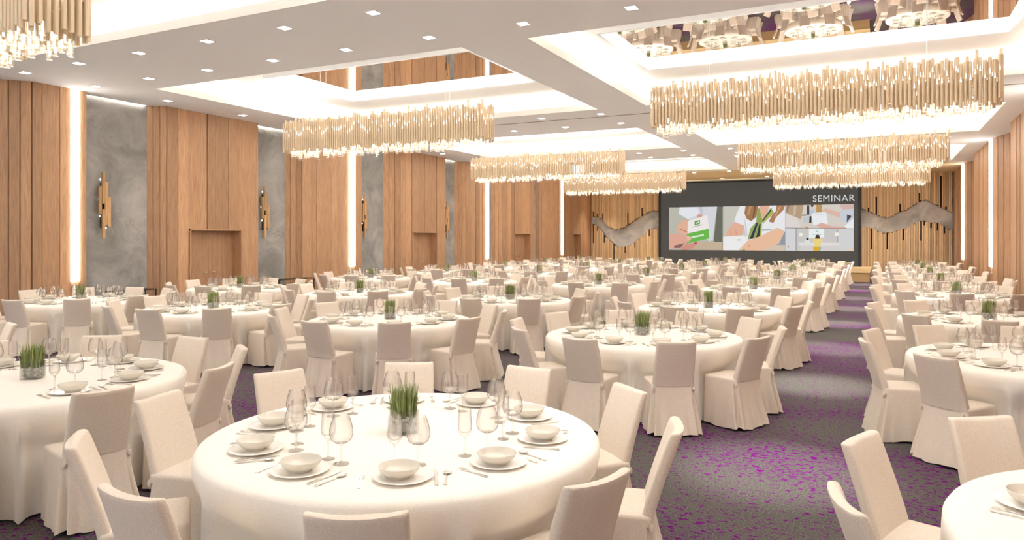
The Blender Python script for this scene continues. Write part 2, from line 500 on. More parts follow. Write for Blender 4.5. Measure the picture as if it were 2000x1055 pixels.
def slat_wall(name, x0, x1, top, bot, slits, pitch):
    bm = MB(); n = int((x1 - x0) / pitch); r = random.Random(len(name) * 3)
    T = [on_back(u, v) for u, v in top]; B = [on_back(u, v) for u, v in bot]
    SL = [(on_back(u, v0), on_back(u, v1)) for u, v0, v1 in slits]
    for i in range(n):
        xa = x0 + i * pitch; xc = xa + pitch / 2
        kt = interp(T, xc) + r.uniform(-.02, .045); kb = interp(B, xc) - r.uniform(-.02, .045)
        cut = [(a[1], c[1]) for a, c in SL if abs(a[0] - xc) < pitch / 2]
        for hi, lo in cut:
            if (hi + lo) / 2 > (kt + kb) / 2: kt = max(kt, hi)
            else: kb = min(kb, lo)
        w = pitch * .80
        tt = r.random()
        bm.box(U(xa), U(xa + w), U(YB) - .05, U(YB) + .06, Z(kt), ZC, t=tt)
        bm.box(U(xa), U(xa + w), U(YB) - .05, U(YB) + .06, 0, Z(kb), t=tt)
    # dark backing board above and below the wave
    for i in range(n):
        xa = x0 + i * pitch; xc = xa + pitch / 2
        kt, kb = interp(T, xc), interp(B, xc)
        cut = any(abs(a[0] - xc) < pitch / 2 for a, c in SL)
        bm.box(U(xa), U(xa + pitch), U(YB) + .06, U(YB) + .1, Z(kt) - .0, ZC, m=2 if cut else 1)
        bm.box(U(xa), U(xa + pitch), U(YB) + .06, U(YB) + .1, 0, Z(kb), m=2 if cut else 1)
    return structure(bm.build(name, [M['slat'], M['slatback'], M['dark']]))


def za(x, y): return 1580 + x / 5.025, 330 + y / 5.025
def zb(x, y): return 1050 + x / 5.552, 340 + y / 5.552
topr = [za(*p) for p in ((520, 375), (560, 415), (620, 430), (700, 465), (760, 485), (820, 460), (900, 422), (960, 410), (1040, 350), (1090, 322), (1150, 308), (1200, 335), (1290, 375), (1350, 402), (1400, 430))]
botr = [za(*p) for p in ((520, 565), (600, 575), (660, 605), (730, 630), (780, 625), (850, 610), (900, 592), (960, 585), (1020, 545), (1070, 515), (1130, 505), (1200, 528), (1250, 522), (1300, 550), (1350, 580), (1395, 600))]
slr = [(za(x, 0)[0], za(0, a)[1], za(0, c)[1]) for x, a, c in ((668, 270, 430), (900, 340, 430), (1083, 235, 320), (1298, 68, 375), (615, 570, 790), (765, 625, 790), (930, 590, 700), (1098, 545, 705), (1140, 505, 556), (1200, 528, 580), (1270, 530, 606), (1328, 560, 635), (585, 380, 420), (1340, 370, 400))]
topl = [zb(*p) for p in ((490, 520), (510, 482), (545, 462), (600, 465), (660, 470), (720, 510), (760, 560), (800, 590), (860, 602), (920, 590), (1000, 545), (1060, 500), (1120, 465), (1200, 420), (1260, 398), (1310, 410))]
botl = [zb(*p) for p in ((490, 592), (560, 540), (620, 545), (690, 600), (730, 670), (790, 720), (830, 760), (880, 795), (950, 785), (1020, 765), (1080, 710), (1150, 665), (1200, 600), (1250, 585), (1310, 592))]
sll = [(zb(x, 0)[0], zb(0, a)[1], zb(0, c)[1]) for x, a, c in ((548, 390, 465), (612, 405, 465), (716, 425, 500), (988, 420, 545), (1133, 368, 460), (497, 590, 680), (611, 545, 750), (727, 670, 745), (835, 760, 930), (957, 785, 860), (1065, 720, 800), (1213, 600, 675), (655, 430, 470), (655, 560, 620))]
slat_wall('trim_50', -.60, 2.49, topr, botr, slr, .0545)
slat_wall('trim_51', -11.88, -8.68, topl, botl, sll, .066)

# stage
SX0, SX1, SY0 = -9.6, -.27, 26.45
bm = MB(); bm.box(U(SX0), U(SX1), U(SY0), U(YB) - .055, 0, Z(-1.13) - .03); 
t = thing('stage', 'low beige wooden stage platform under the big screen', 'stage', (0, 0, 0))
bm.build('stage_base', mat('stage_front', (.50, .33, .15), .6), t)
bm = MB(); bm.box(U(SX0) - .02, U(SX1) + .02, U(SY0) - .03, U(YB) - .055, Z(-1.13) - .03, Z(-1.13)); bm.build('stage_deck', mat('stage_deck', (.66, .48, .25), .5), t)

# ------------------------------------------------------------------ the big screen
SC0, SC1, SCY = -8.64, -.62, YB - .30
scr = thing('led_screen', 'huge dark grey presentation screen lettered SEMINAR above a strip of four pictures', 'screen', (0, U(SCY), 0))
kb_, kt_ = -1.13, 2.385
bm = MB()
bm.box(U(SC0), U(SC1), .02, U(.24), Z(kb_), Z(kt_)); bm.build('cabinet', M['black'], scr)
bm = MB(); fw = .10
bm.box(U(SC0), U(SC0 + fw), -.02, .02, Z(kb_), Z(kt_)); bm.box(U(SC1 - fw), U(SC1), -.02, .02, Z(kb_), Z(kt_)); bm.box(U(SC0 + fw), U(SC1 - fw), -.02, .02, Z(kt_ - .05), Z(kt_))
bm.build('bezel', M['black'], scr)
bm = MB(); bm.box(U(SC0 + fw), U(SC1 - fw), .0, .02, Z(kb_), Z(kt_ - .05))
mg = mat('screen_grey', (.008, .008, .008), .6, emis=lin((64, 64, 62)), estr=.9 * 2 ** -EXPO); panel = bm.build('display_panel', mg, scr)
IX0, IX1, IK0, IK1 = -8.18, -.88, -.53, 1.32
AX0, AX1 = 145., 2652.


def scr_pt(a, b_):
    u = 1290 + a / 7.035
    X, _ = on_back(u, 400)
    X0, _ = on_back(1290 + AX0 / 7.035, 400); X1, _ = on_back(1290 + AX1 / 7.035, 400)
    x = IX0 + (IX1 - IX0) * (X - X0) / (X1 - X0)
    top = 405 + (325 - 405) * (a - AX0) / (AX1 - AX0); bot = 990 + (975 - 990) * (a - AX0) / (AX1 - AX0)
    y = min(max((bot - b_) / (bot - top), 0), 1)
    return x, IK0 + (IK1 - IK0) * y


EM = {}
def em(c):
    if c not in EM: EM[c] = emit('picture_ink', lin(c), .95 * 2 ** -EXPO)
    return EM[c]


def picture(name, label, polys):
    bm = MB(); mats = []
    for i, (c, pts) in enumerate(polys):
        m_ = em(c)
        if m_ not in mats: mats.append(m_)
        q = [scr_pt(*p) for p in pts]
        ar = sum(q[k][0] * q[(k + 1) % len(q)][1] - q[(k + 1) % len(q)][0] * q[k][1] for k in range(len(q)))
        if ar < 0: q = q[::-1]
        bm.poly([(U(x), -.003 - .0006 * i, Z(k)) for x, k in q], m=mats.index(m_))
    o = bm.build(name, mats, panel); o['label'] = label
    return o


R_ = lambda x0, y0, x1, y1: [(x0, y0), (x1, y0), (x1, y1), (x0, y1)]
SK, SK2, WH = (228, 180, 154), (218, 160, 138), (236, 236, 239)
picture('slide_picture', 'two hands passing a white and green card', [
    ((190, 188, 175), R_(145, 390, 876, 992)), ((200, 180, 155), [(500, 865), (876, 878), (876, 992), (440, 992)]),
    ((112, 112, 100), [(800, 380), (872, 380), (872, 872), (750, 868)]),
    ((216, 216, 222), [(320, 380), (800, 380), (765, 600), (742, 840), (690, 865), (600, 760), (400, 560), (275, 490)]),
    ((230, 232, 237), [(290, 400), (520, 380), (570, 490), (400, 562), (275, 490)]), ((198, 200, 210), [(560, 380), (600, 380), (610, 520), (575, 500)]),
    (SK2, [(520, 545), (540, 490), (590, 488), (598, 530)]),
    (SK, [(270, 630), (350, 570), (405, 580), (460, 700), (445, 742), (400, 775), (330, 785), (250, 742), (245, 705)]),
    ((196, 140, 118), [(290, 690), (400, 735), (395, 750), (285, 705)]),
    ((242, 235, 231), [(400, 592), (665, 500), (690, 692), (395, 758)]), ((112, 187, 82), [(388, 768), (682, 690), (692, 824), (380, 900)]),
    ((90, 158, 66), [(492, 592), (566, 570), (566, 626), (492, 645)]), ((240, 238, 232), [(508, 606), (520, 603), (520, 625), (508, 628)]), ((240, 238, 232), [(508, 620), (552, 594), (555, 600), (512, 628)]), ((240, 238, 232), [(540, 590), (552, 587), (552, 616), (540, 619)]),
    ((150, 148, 142), [(462, 668), (600, 632), (600, 640), (462, 676)]), ((225, 240, 215), [(450, 803), (620, 766), (620, 788), (450, 826)]),
    ((226, 172, 152), [(145, 775), (230, 768), (400, 790), (447, 812), (440, 852), (380, 892), (340, 920), (300, 960), (145, 980)]),
    ((236, 190, 172), [(385, 795), (445, 808), (440, 850), (395, 855)]), ((140, 104, 100), [(210, 930), (330, 900), (362, 880), (300, 962), (220, 966)]),
    ((214, 150, 132), [(345, 918), (528, 878), (525, 908), (470, 965), (380, 992), (330, 990), (300, 965)]), ((190, 80, 80), [(485, 885), (525, 878), (520, 905), (490, 905)])])
picture('slide_picture', 'receptionist in a white shirt and striped scarf handing over paper', [
    ((203, 199, 190), R_(880, 360, 1722, 990)), ((150, 158, 165), R_(1600, 640, 1722, 900)),
    (WH, [(1110, 360), (1722, 350), (1722, 650), (1640, 655), (1560, 700), (1400, 900), (1200, 900), (1165, 640), (1030, 592), (1062, 480)]),
    ((214, 216, 222), [(1165, 500), (1200, 640), (1215, 800), (1180, 760)]),
    (SK, [(1040, 590), (1165, 645), (1135, 770), (1055, 832), (1010, 792), (918, 792), (930, 720), (980, 650)]), (SK2, [(1050, 700), (1075, 770), (1058, 775), (1040, 710)]), (SK2, [(985, 700), (1000, 785), (985, 785), (975, 715)]),
    ((164, 124, 88), [(1185, 360), (1360, 360), (1330, 520), (1262, 580), (1200, 545), (1170, 470)]), ((196, 152, 108), [(1240, 370), (1270, 370), (1230, 500), (1205, 490)]), ((128, 92, 66), [(1300, 370), (1330, 370), (1300, 530), (1280, 540)]),
    (SK, [(1368, 350), (1510, 350), (1485, 450), (1420, 570), (1390, 520)]),
    ((152, 168, 96), [(1400, 570), (1530, 385), (1572, 460), (1425, 608)]), ((68, 72, 84), [(1410, 575), (1520, 420), (1532, 430), (1420, 585)]), ((226, 198, 70), [(1420, 590), (1550, 440), (1556, 448), (1424, 600)]),
    ((152, 168, 96), [(1340, 430), (1372, 390), (1412, 560), (1402, 800), (1215, 832), (1250, 680), (1330, 590)]),
    ((60, 64, 78), [(1330, 605), (1358, 600), (1285, 820), (1240, 826)]), ((60, 64, 78), [(1372, 615), (1390, 615), (1375, 790), (1330, 805)]), ((226, 198, 70), [(1402, 640), (1412, 640), (1402, 785), (1388, 785)]),
    ((178, 130, 95), [(1605, 350), (1722, 350), (1700, 420), (1600, 520), (1565, 600), (1500, 582), (1540, 500), (1600, 430)]), ((206, 162, 122), [(1650, 360), (1672, 360), (1590, 520), (1572, 520)]),
    ((168, 184, 190), [(1410, 688), (1540, 682), (1540, 700), (1410, 712)]),
    ((216, 198, 178), [(1480, 912), (1722, 905), (1722, 990), (1380, 990)]), ((240, 239, 238), [(880, 800), (1170, 775), (1218, 850), (1090, 992), (880, 992)]), ((206, 214, 210), [(1070, 830), (1120, 825), (1118, 850), (1075, 852)]),
    ((236, 192, 160), [(1100, 970), (1210, 850), (1400, 780), (1600, 668), (1700, 688), (1715, 722), (1640, 880), (1500, 938), (1400, 992), (1180, 992)]),
    (WH, [(1590, 655), (1722, 560), (1722, 720), (1680, 690)]), ((150, 172, 110), [(1130, 985), (1175, 960), (1180, 992), (1130, 992)]), ((200, 150, 120), [(1225, 905), (1250, 915), (1232, 935), (1222, 925)])])
picture('slide_picture', 'arms reaching over a desk to sign a paper on a clipboard', [
    ((217, 209, 199), R_(1724, 300, 2652, 662)), ((186, 160, 134), [(1730, 330), (1972, 330), (1940, 545), (1880, 522), (1730, 455)]), ((150, 124, 100), [(1760, 340), (1785, 340), (1750, 450), (1738, 445)]), ((206, 184, 158), [(1840, 345), (1880, 345), (1860, 500), (1830, 490)]),
    ((226, 217, 213), [(1724, 470), (1880, 520), (1935, 662), (1724, 662)]), ((70, 66, 66), [(1950, 482), (2020, 478), (2018, 492), (1950, 496)]), ((198, 204, 206), [(1960, 510), (2062, 498), (2052, 592), (1968, 592)]),
    ((190, 200, 218), [(2040, 420), (2120, 400), (2118, 480), (2050, 480)]), ((62, 60, 66), R_(2020, 350, 2050, 480)), ((70, 62, 60), [(2070, 345), (2110, 343), (2100, 372), (2080, 372)]), ((60, 56, 60), [(2055, 500), (2080, 500), (2080, 590), (2050, 590)]),
    ((226, 120, 60), [(2000, 640), (2020, 640), (2030, 662), (2008, 662)]), ((192, 152, 96), R_(2145, 330, 2222, 447)), ((236, 238, 242), [(2080, 460), (2280, 440), (2305, 602), (2105, 622)]), ((206, 210, 216), [(2105, 480), (2268, 466), (2270, 474), (2106, 488)]),
    ((222, 186, 172), [(2222, 425), (2270, 388), (2465, 440), (2480, 522), (2272, 446)]), ((216, 182, 176), [(2460, 300), (2652, 300), (2652, 392), (2500, 402)]),
    ((204, 208, 218), [(2465, 420), (2600, 398), (2652, 382), (2652, 525), (2560, 602), (2470, 542)]), ((82, 82, 90), [(2562, 470), (2625, 490), (2560, 582)]),
    ((222, 178, 164), [(2140, 622), (2220, 586), (2340, 632), (2540, 642), (2560, 662), (2200, 662)]), ((238, 238, 241), [(2652, 520), (2525, 632), (2560, 662), (2652, 662)])])
picture('slide_picture', 'woman in yellow standing at a white reception desk', [
    ((206, 204, 201), R_(1724, 668, 2652, 980)), ((216, 216, 218), R_(1724, 668, 1862, 980)), ((166, 166, 166), R_(1866, 668, 1880, 980)), ((214, 214, 215), R_(2440, 668, 2652, 980)), ((160, 160, 160), R_(2430, 668, 2440, 860)),
    ((238, 242, 242), [(2045, 668), (2252, 668), (2252, 790), (2045, 802)]), ((120, 205, 180), [(2130, 715), (2180, 688), (2172, 706), (2140, 722)]), ((180, 225, 214), [(2085, 752), (2230, 748), (2230, 756), (2085, 760)]),
    ((248, 244, 228), R_(1915, 735, 1960, 780)), ((248, 244, 228), R_(2400, 722, 2450, 766)),
    ((60, 52, 52), R_(2010, 800, 2042, 832)), ((226, 226, 230), R_(1992, 830, 2058, 868)), ((216, 200, 206), [(2230, 800), (2280, 812), (2292, 862), (2218, 862)]),
    ((228, 225, 223), [(1905, 868), (2458, 860), (2458, 895), (1905, 906)]), ((216, 211, 209), R_(1930, 900, 2440, 980)),
    ((236, 216, 132), [(2118, 800), (2202, 800), (2235, 852), (2205, 870), (2205, 918), (2122, 918), (2122, 862), (2092, 852)]), ((78, 58, 52), [(2140, 758), (2182, 755), (2198, 808), (2128, 808)]), ((226, 176, 62), R_(2105, 918, 2202, 980)), ((120, 190, 190), R_(2195, 918, 2210, 960)),
    ((228, 208, 188), [(2560, 952), (2652, 920), (2652, 980), (2560, 980)]), ((196, 160, 130), R_(1758, 905, 1775, 940))])
cu = bpy.data.curves.new('lettering', 'FONT'); cu.body = 'SEMINAR'; cu.size = U(.36); cu.extrude = .004; cu.space_character = 1.08
lt = bpy.data.objects.new('lettering', cu); C.objects.link(lt)
bpy.context.view_layer.update()
me = bpy.data.meshes.new_from_object(lt); bpy.data.objects.remove(lt)
wd = max(v.co.x for v in me.vertices) - min(v.co.x for v in me.vertices); x00 = min(v.co.x for v in me.vertices)
fx = U(-.84 - -2.36) / wd
for v in me.vertices: v.co = Vector(((v.co.x - x00) * fx, v.co.y * 1.04, v.co.z))
me.materials.clear(); me.materials.append(emit('lettering_ink', lin((214, 214, 212)), 2 ** -EXPO))
lo = link('lettering', me, panel, (U(-2.36), -.008, Z(1.44))); lo.rotation_euler = (math.pi / 2, 0, 0); lo['label'] = 'thin pale capitals reading SEMINAR'

t = thing('wash_light', 'thin LED wash light along the top edge of the big screen', 'wash light', (U((SC0 + SC1) / 2), U(SCY), Z(kt_)))
bm = MB(); bm.box(-U(3.95), U(3.95), .0, .015, 0, .02); bm.build('housing', M['black'], t)
bm = MB(); bm.box(-U(3.95), U(3.95), .02, .06, .002, .016); bm.build('diffuser', M['strip'], t)

# ------------------------------------------------------------------ wall sconces
def sconce(y, n):
    t = thing('wall_sconce', 'sconce of staggered upright oak bars on the %s concrete bay from the camera' % ordn[n], 'wall lamp', (U(XL), U(y), Z(.02)), 0, 'oak bar wall sconces')
    for dy, k0, k1, dx in ((-.075, .42, .90, .085), (-.028, .0, .50, .10), (-.03, .60, 1.14, .10), (.018, .22, .98, .095), (.064, .20, .72, .085)):
        bm = MB(); w = .06; dy *= 1.2
        bm.box(dx, dx + .045, U(dy) - w / 2 * 1.1, U(dy) + w / 2 * 1.1, U(k0 - .02), U(k1 - .02), t=rnd.random()); bm.build('bar', M['sconce'], t)
    bm = MB(); bm.box(0, .05, U(-.03), U(.03), U(.15), U(.95)); plate_ = bm.build('back_plate', M['bronze'], t)
    for dy, k in ((-.05, 1.0), (-.062, .36), (.045, .84), (.05, .15), (-.085, .66)):
        bm = MB(); bm.box(.03, .06, U(dy) - .005, U(dy) + .005, U(k) - .02, U(k) + .02); bm.build('bulb', M['glint_bulb'], plate_)


for n, y in enumerate((8.2, 11.95, 15.45, 19.55, 22.2)): sconce(y, n)


# ------------------------------------------------------------------ slim metal consoles against the concrete bays
def console(y0, y1, n):
    t = thing('console_table', 'low dark metal console table against the %s concrete bay' % ordn[n], 'table', (U(-11.72), U((y0 + y1) / 2), 0))
    hy = U(y1 - y0) / 2; h = .70
    for sx in (-.18, .18):
        for sy in (-hy, hy):
            bm = MB(); bm.box(sx - .012, sx + .012, sy - .012, sy + .012, 0, h - .02); bm.build('leg', M['bronze'], t)
    bm = MB(); bm.box(-.2, .2, -hy - .02, hy + .02, h - .02, h); bm.build('table_top', M['bronze'], t)
    for z in (.25,):
        bm = MB(); bm.box(-.19, .19, -hy, hy, z, z + .015); bm.build('shelf', M['bronze'], t)


console(8.05, 8.8, 1); console(11.8, 12.9, 2)

# ------------------------------------------------------------------ recessed downlights
def downlight_proto():
    t = thing('downlight', '', 'ceiling light', (0, 0, ZC - .012), 0, 'recessed ceiling downlights')
    bm = MB(); h, w = .075, .012
    for (a, c, d, e) in ((-h - w, h + w, -h - w, -h), (-h - w, h + w, h, h + w), (-h - w, -h, -h, h), (h, h + w, -h, h)): bm.box(a, c, d, e, 0, .012)
    bm.build('trim_ring', M['white'], t)
    bm = MB(); bm.box(-h, h, -h, h, .004, .012); bm.build('lens', M['spot'], t)
    return t


DL = []
xsd = [-11.34 + 1.283 * k for k in range(11)]
for yi, (y, xl) in enumerate(((-.55, xsd[1:]), (6.42, xsd), (7.52, xsd), (13.70, xsd), (14.98, xsd), (20.55, xsd), (21.72, xsd), (27.58, xsd))):  # the row behind the camera is out of view, added for its light
    rown = ['unseen row added behind the camera', 'first crosswise row', 'second crosswise row', 'third crosswise row', 'fourth crosswise row', 'fifth crosswise row', 'sixth crosswise row', 'row before the stage'][yi]
    for i, x in enumerate(xl): DL.append((x, y, 'square recessed downlight, %s from lamp wall in the %s' % (ordn[i], rown), 1))
for i, y in enumerate((8.88, 10.62, 12.4, 16.3, 18.1, 23.0, 24.5, 26.0)): DL.append((-11.38, y, 'small recessed downlight beside the lamp wall, %s along it' % ordn[i], .5))
for i in range(8): DL.append((-11.0 + 1.75 * i, 30.7, 'small recessed downlight over the stage, %s from lamp wall' % ordn[i], 11))
AISLE = [(4.79, KS), (7.76, K0), (13.42, K0), (16.4, KS), (19.2, KS), (22.1, K0), (25.0, KS)]
for i, (y, k) in enumerate(AISLE): DL.append((-.57, y, 'narrow recessed downlight above the aisle edge, %s from the camera' % ordn[i], -(k)))
dl0 = downlight_proto(); dkids = {dl0.name: list(dl0.children)}
for i, (x, y, lab, p) in enumerate(DL):
    loc = (U(x), U(y), (Z(-p) if p < 0 else ZC) - .012)
    o = dl0 if i == 0 else copy_tree(dl0, loc, 0, lab, None, dkids)
    o.location = loc; o['label'] = lab
    if p < 0: spot(o, (0, 0, -.02), 1300, math.radians(22), 1, .03)
    else: spot(o, (0, 0, -.02), P_SPOT * p, 1.35, .9, .06)

# ------------------------------------------------------------------ chandeliers
CHX, CHY = U(4.26), U(.5)
def tube_mesh(i, r):
    bm = MB(); h = .72 + r.uniform(-.05, .07); w = .026
    n = 8; z0 = r.uniform(-.05, .05)
    bm.lathe([(w, z0), (w, z0 + h)], n, 0, cap0=True, cap1=True)
    if i % 6 != 5:  # bright glints on the tube, painted as glowing triangles
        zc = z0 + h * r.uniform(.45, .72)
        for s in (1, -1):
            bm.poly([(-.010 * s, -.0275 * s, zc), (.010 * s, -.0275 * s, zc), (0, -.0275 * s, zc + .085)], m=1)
    return bm


def crystal_mesh(r):
    bm = MB(); w = .030; h = r.uniform(.09, .15)
    bm.lathe([(w, 0), (w, h)], 6, 0); bm.lathe([(w * .72, h), (w * .72, 0)], 6, 0)
    bm.lathe([(w * .72, 0), (w, 0)], 6, 0); bm.lathe([(w, h), (w*.72, h)], 6, 0)
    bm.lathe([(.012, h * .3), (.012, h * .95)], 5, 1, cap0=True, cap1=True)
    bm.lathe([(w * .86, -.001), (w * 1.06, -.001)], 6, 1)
    return bm


rr = random.Random(11)
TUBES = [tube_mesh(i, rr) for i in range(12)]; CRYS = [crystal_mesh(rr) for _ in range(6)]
TM = [b_.mesh('tube', [M['tube'], M['glint_bulb']], True, 40) for b_ in TUBES]
CM = [b_.mesh('crystal', [M['crystal'], M['sparkle']], False) for b_ in CRYS]
KT0 = 1.62                                     # height of the tube bottoms
nx = 86
front = [(-CHX / 2 + CHX * (i + .5) / nx, -CHY / 2) for i in range(nx)] + [(CHX / 2, -CHY / 2 + CHY * (i + .5) / 8) for i in range(8)] + [(-CHX / 2, -CHY / 2 + CHY * (i + .5) / 8) for i in range(6)]
restp = [(x, CHY / 2) for x, y in front[:nx]] + [(x + .03, -CHY / 2 + .075) for x, y in front[:nx:2]] + [(x + .03, CHY / 2 - .075) for x, y in front[:nx:3]] + [(-CHX / 2, CHY / 2 - .05), (-CHX / 2, CHY / 2 - .12)]
rest = MB(); rj = random.Random(5)
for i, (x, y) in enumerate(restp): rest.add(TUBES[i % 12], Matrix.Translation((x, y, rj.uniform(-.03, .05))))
REST = rest.mesh('tube', [M['tube'], M['glint_bulb']], True, 40)
cpos = []
for i in range(430): cpos.append((rj.uniform(-CHX / 2 + .03, CHX / 2 - .03), rj.uniform(-CHY / 2 + .03, CHY / 2 - .03), rj.uniform(-.17, .0)))
cpos.sort(key=lambda p: p[1])
crest = MB()
for i, p in enumerate(cpos[100:]): crest.add(CRYS[i % 6], Matrix.Translation(p))
CREST = crest.mesh('crystal', [M['crystal'], M['sparkle']], False)
fr = MB(); fr.box(-CHX / 2 + .02, CHX / 2 - .02, -CHY / 2 + .04, CHY / 2 - .04, .40, .42)
FRM = fr.mesh('frame', [M['tube']])
TJ = [(i % 12 if i < 40 else (i * 7 + i // 9) % 12, rj.uniform(-.03, .05)) for i in range(len(front))]


LX, RX = -7.93, -.82


def chandelier(x, y, label):
    t = thing('chandelier', label, 'chandelier', (U(x), U(y), Z(KT0)), 0, 'tube and crystal chandeliers')
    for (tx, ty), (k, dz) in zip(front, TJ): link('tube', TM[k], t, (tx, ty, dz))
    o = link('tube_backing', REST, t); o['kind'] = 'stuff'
    for i, p in enumerate(cpos[:100]): link('crystal', CM[i % 6], t, p)
    o = link('crystal_cluster', CREST, t); o['kind'] = 'stuff'
    link('frame', FRM, t)
    for sx in (-.32, .32):
        for sy in (-.15, .15):
            wb = MB(); wx, wy = sx * CHX, sy * CHY; hh = U(KM - KT0) - .0; wb.box(wx - .003, wx + .003, wy - .003, wy + .003, .42, hh); wb.build('suspension_wire', M['metal'], t)
    area(t, (0, 0, -.20), P_CHAND_DOWN * (.65 if y < 4 else 1), CHX * .95, CHY * .8, spread=2.6)
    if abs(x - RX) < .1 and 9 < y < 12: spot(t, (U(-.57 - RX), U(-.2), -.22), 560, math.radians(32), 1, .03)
    area(t, (0, 0, .85), P_CHAND_UP, CHX * .95, CHY * .8, up=True)


LX, RX = -7.93, -.82
for x, y, lab in ((LX, 3.55, 'chandelier cut off by the upper left corner of the photo'), (LX, 10.6, 'largest whole champagne tube chandelier left of the ceiling beam'),
                  (LX, 17.7, 'champagne tube chandelier behind the largest one left of the beam'), (LX, 24.3, 'small far chandelier left of the beam, overlapping the top left of the screen'),
                  (RX, 3.2, 'unseen champagne tube chandelier just above the camera right of the beam'), (RX, 10.6, 'biggest champagne tube chandelier, right of the ceiling beam'),  # the first is out of view, put in to light the front tables
                  (RX, 17.9, 'middle champagne tube chandelier of the three right of the beam'), (RX, 24.3, 'lowest, farthest chandelier right of the beam over the word SEMINAR')):
    chandelier(x, y, lab)

# ------------------------------------------------------------------ chairs
def rrect(hx, hy, r, n=6):
    pts = []
    for cx, cy, a0 in ((hx - r, hy - r, 0), (-hx + r, hy - r, 90), (-hx + r, -hy + r, 180), (hx - r, -hy + r, 270)):
        for k in range(n + 1):
            a = math.radians(a0 + 90 * k / n); pts.append((cx + r * math.cos(a), cy + r * math.sin(a)))
    return pts


SEAT_Z, BACK_Z = .50, .903
def chair_back():
    bm = MB(); loops = []
    prof = [(0, 1), (.06, 1), (.25, 1), (.45, 1), (.65, 1), (.82, 1), (.93, 1), (.972, .96), (.992, .82), (1, .5)]
    for t_, sh in prof:
        z = SEAT_Z - .03 + (BACK_Z - SEAT_Z + .03) * t_
        hw = .200 - .012 * t_; th = .031 - .004 * t_
        lean = -.165 - .135 * t_ ** 1.15
        lp = []
        for x, y in rrect(hw - .03 * (1 - sh) * .5, th * sh, th * sh * .8, 4):
            s = x / .2
            lp.append((x, y + lean - .030 * (1 - s * s) * (.35 + .65 * t_), z + .012 * s * s * t_))
        # extra points along the wide faces keep the curve smooth
        out = []
        for k in range(len(lp)):
            a, c = lp[k], lp[(k + 1) % len(lp)]
            out.append(a)
            if abs(c[0] - a[0]) > .1:
                for j in range(1, 6):
                    f = j / 6; xx = a[0] + (c[0] - a[0]) * f; s = xx / .2
                    yb = (a[1] - lean + .030 * (1 - (a[0] / .2) ** 2) * (.35 + .65 * t_))
                    out.append((xx, yb + lean - .030 * (1 - s * s) * (.35 + .65 * t_), z + .012 * s * s * t_))
        loops.append(out)
    bm.loft(loops)
    return bm


def chair_seat():
    bm = MB(); loops = []
    for z, d in ((SEAT_Z - .055, .0), (SEAT_Z - .02, .003), (SEAT_Z - .006, -.002), (SEAT_Z, -.012), (SEAT_Z + .003, -.05)):
        loops.append([(x, y + .0, z) for x, y in rrect(.205 + d, .195 + d, .03 + max(d, -.02), 4)])
    bm.loft(loops)
    return bm


def chair_skirt():
    bm = MB(); loops = []
    n = 156
    base = rrect(.207, .197, .03, 3)
    # resample the outline evenly
    per = [math.dist(base[k], base[(k + 1) % len(base)]) for k in range(len(base))]; tot = sum(per)
    pts = []
    for i in range(n):
        d = tot * i / n; k = 0
        while d > per[k]: d -= per[k]; k += 1
        a, c = base[k], base[(k + 1) % len(base)]; f = d / per[k]
        pts.append((a[0] + (c[0] - a[0]) * f, a[1] + (c[1] - a[1]) * f))
    for z, q in ((SEAT_Z - .03, 0), (SEAT_Z - .06, .03), (.36, .12), (.28, .30), (.20, .50), (.12, .72), (.06, .88), (.012, 1)):
        lp = []
        for i, (x, y) in enumerate(pts):
            a = math.atan2(y, x)
            back = max(0, -y / .197)                # 1 at the rear edge
            side = min(1, abs(x) / .207)
            fx = x * (1 + .20 * q * (.35 + .65 * max(0, .5 - y / .4)))
            fy = y + (-.085 * q * back if y < 0 else 0)
            wav = .010 * q * math.sin(a * 9) * (1 if y < .1 else .2)
            # inverted pleat at each rear corner
            dcor = min(math.dist((x, y), (.2, -.19)), math.dist((x, y), (-.2, -.19)))
            pl = -.075 * max(0, 1 - dcor / .03) * min(1, q * 1.5 + .25) + .026 * max(0, 1 - abs(dcor - .036) / .03) * min(1, q * 1.4) - .012 * max(0, 1 - abs(dcor - .085) / .02) * q
            rl = math.hypot(fx, fy) or 1
            k = 1 + (wav + pl) / rl
            zz = z + (.008 * math.sin(a * 5 + 1) + .006 if z < .05 else 0) + (.0 if z > .05 else .012 * max(0, 1 - dcor / .06))
            lp.append((fx * k, min(fy * k, .199), zz))
        loops.append(lp)
    bm.loft(loops, cap0=False, cap1=False)
    # gathered knot where the pleat starts
    for sx in (-1, 1):
        bm.lathe([(.004, SEAT_Z - .085), (.013, SEAT_Z - .07), (.013, SEAT_Z - .05), (.004, SEAT_Z - .035)], 8, 0, sx * .198, -.19)
    return bm


cb, cs, ck = chair_back(), chair_seat(), chair_skirt()
ME_BACK, ME_SEAT, ME_SKIRT = cb.mesh('backrest', M['chair'], True, 60), cs.mesh('seat', M['chair'], True, 60), ck.mesh('skirt', M['chair'], True)
whole = MB()
for q in (cb, cs, ck): whole.add(q, Matrix.Identity(4))
ME_CHAIR = whole.mesh('banquet_chair', M['chair'], True, 60)

# ------------------------------------------------------------------ table, centrepiece and place settings
TR, TZ = 1.105, .775
PHASE = {'R': 16, 'A': 10.5, 'B': 20, 'C': 33, 'D': 1.5}
CHAIR_R = 1.205


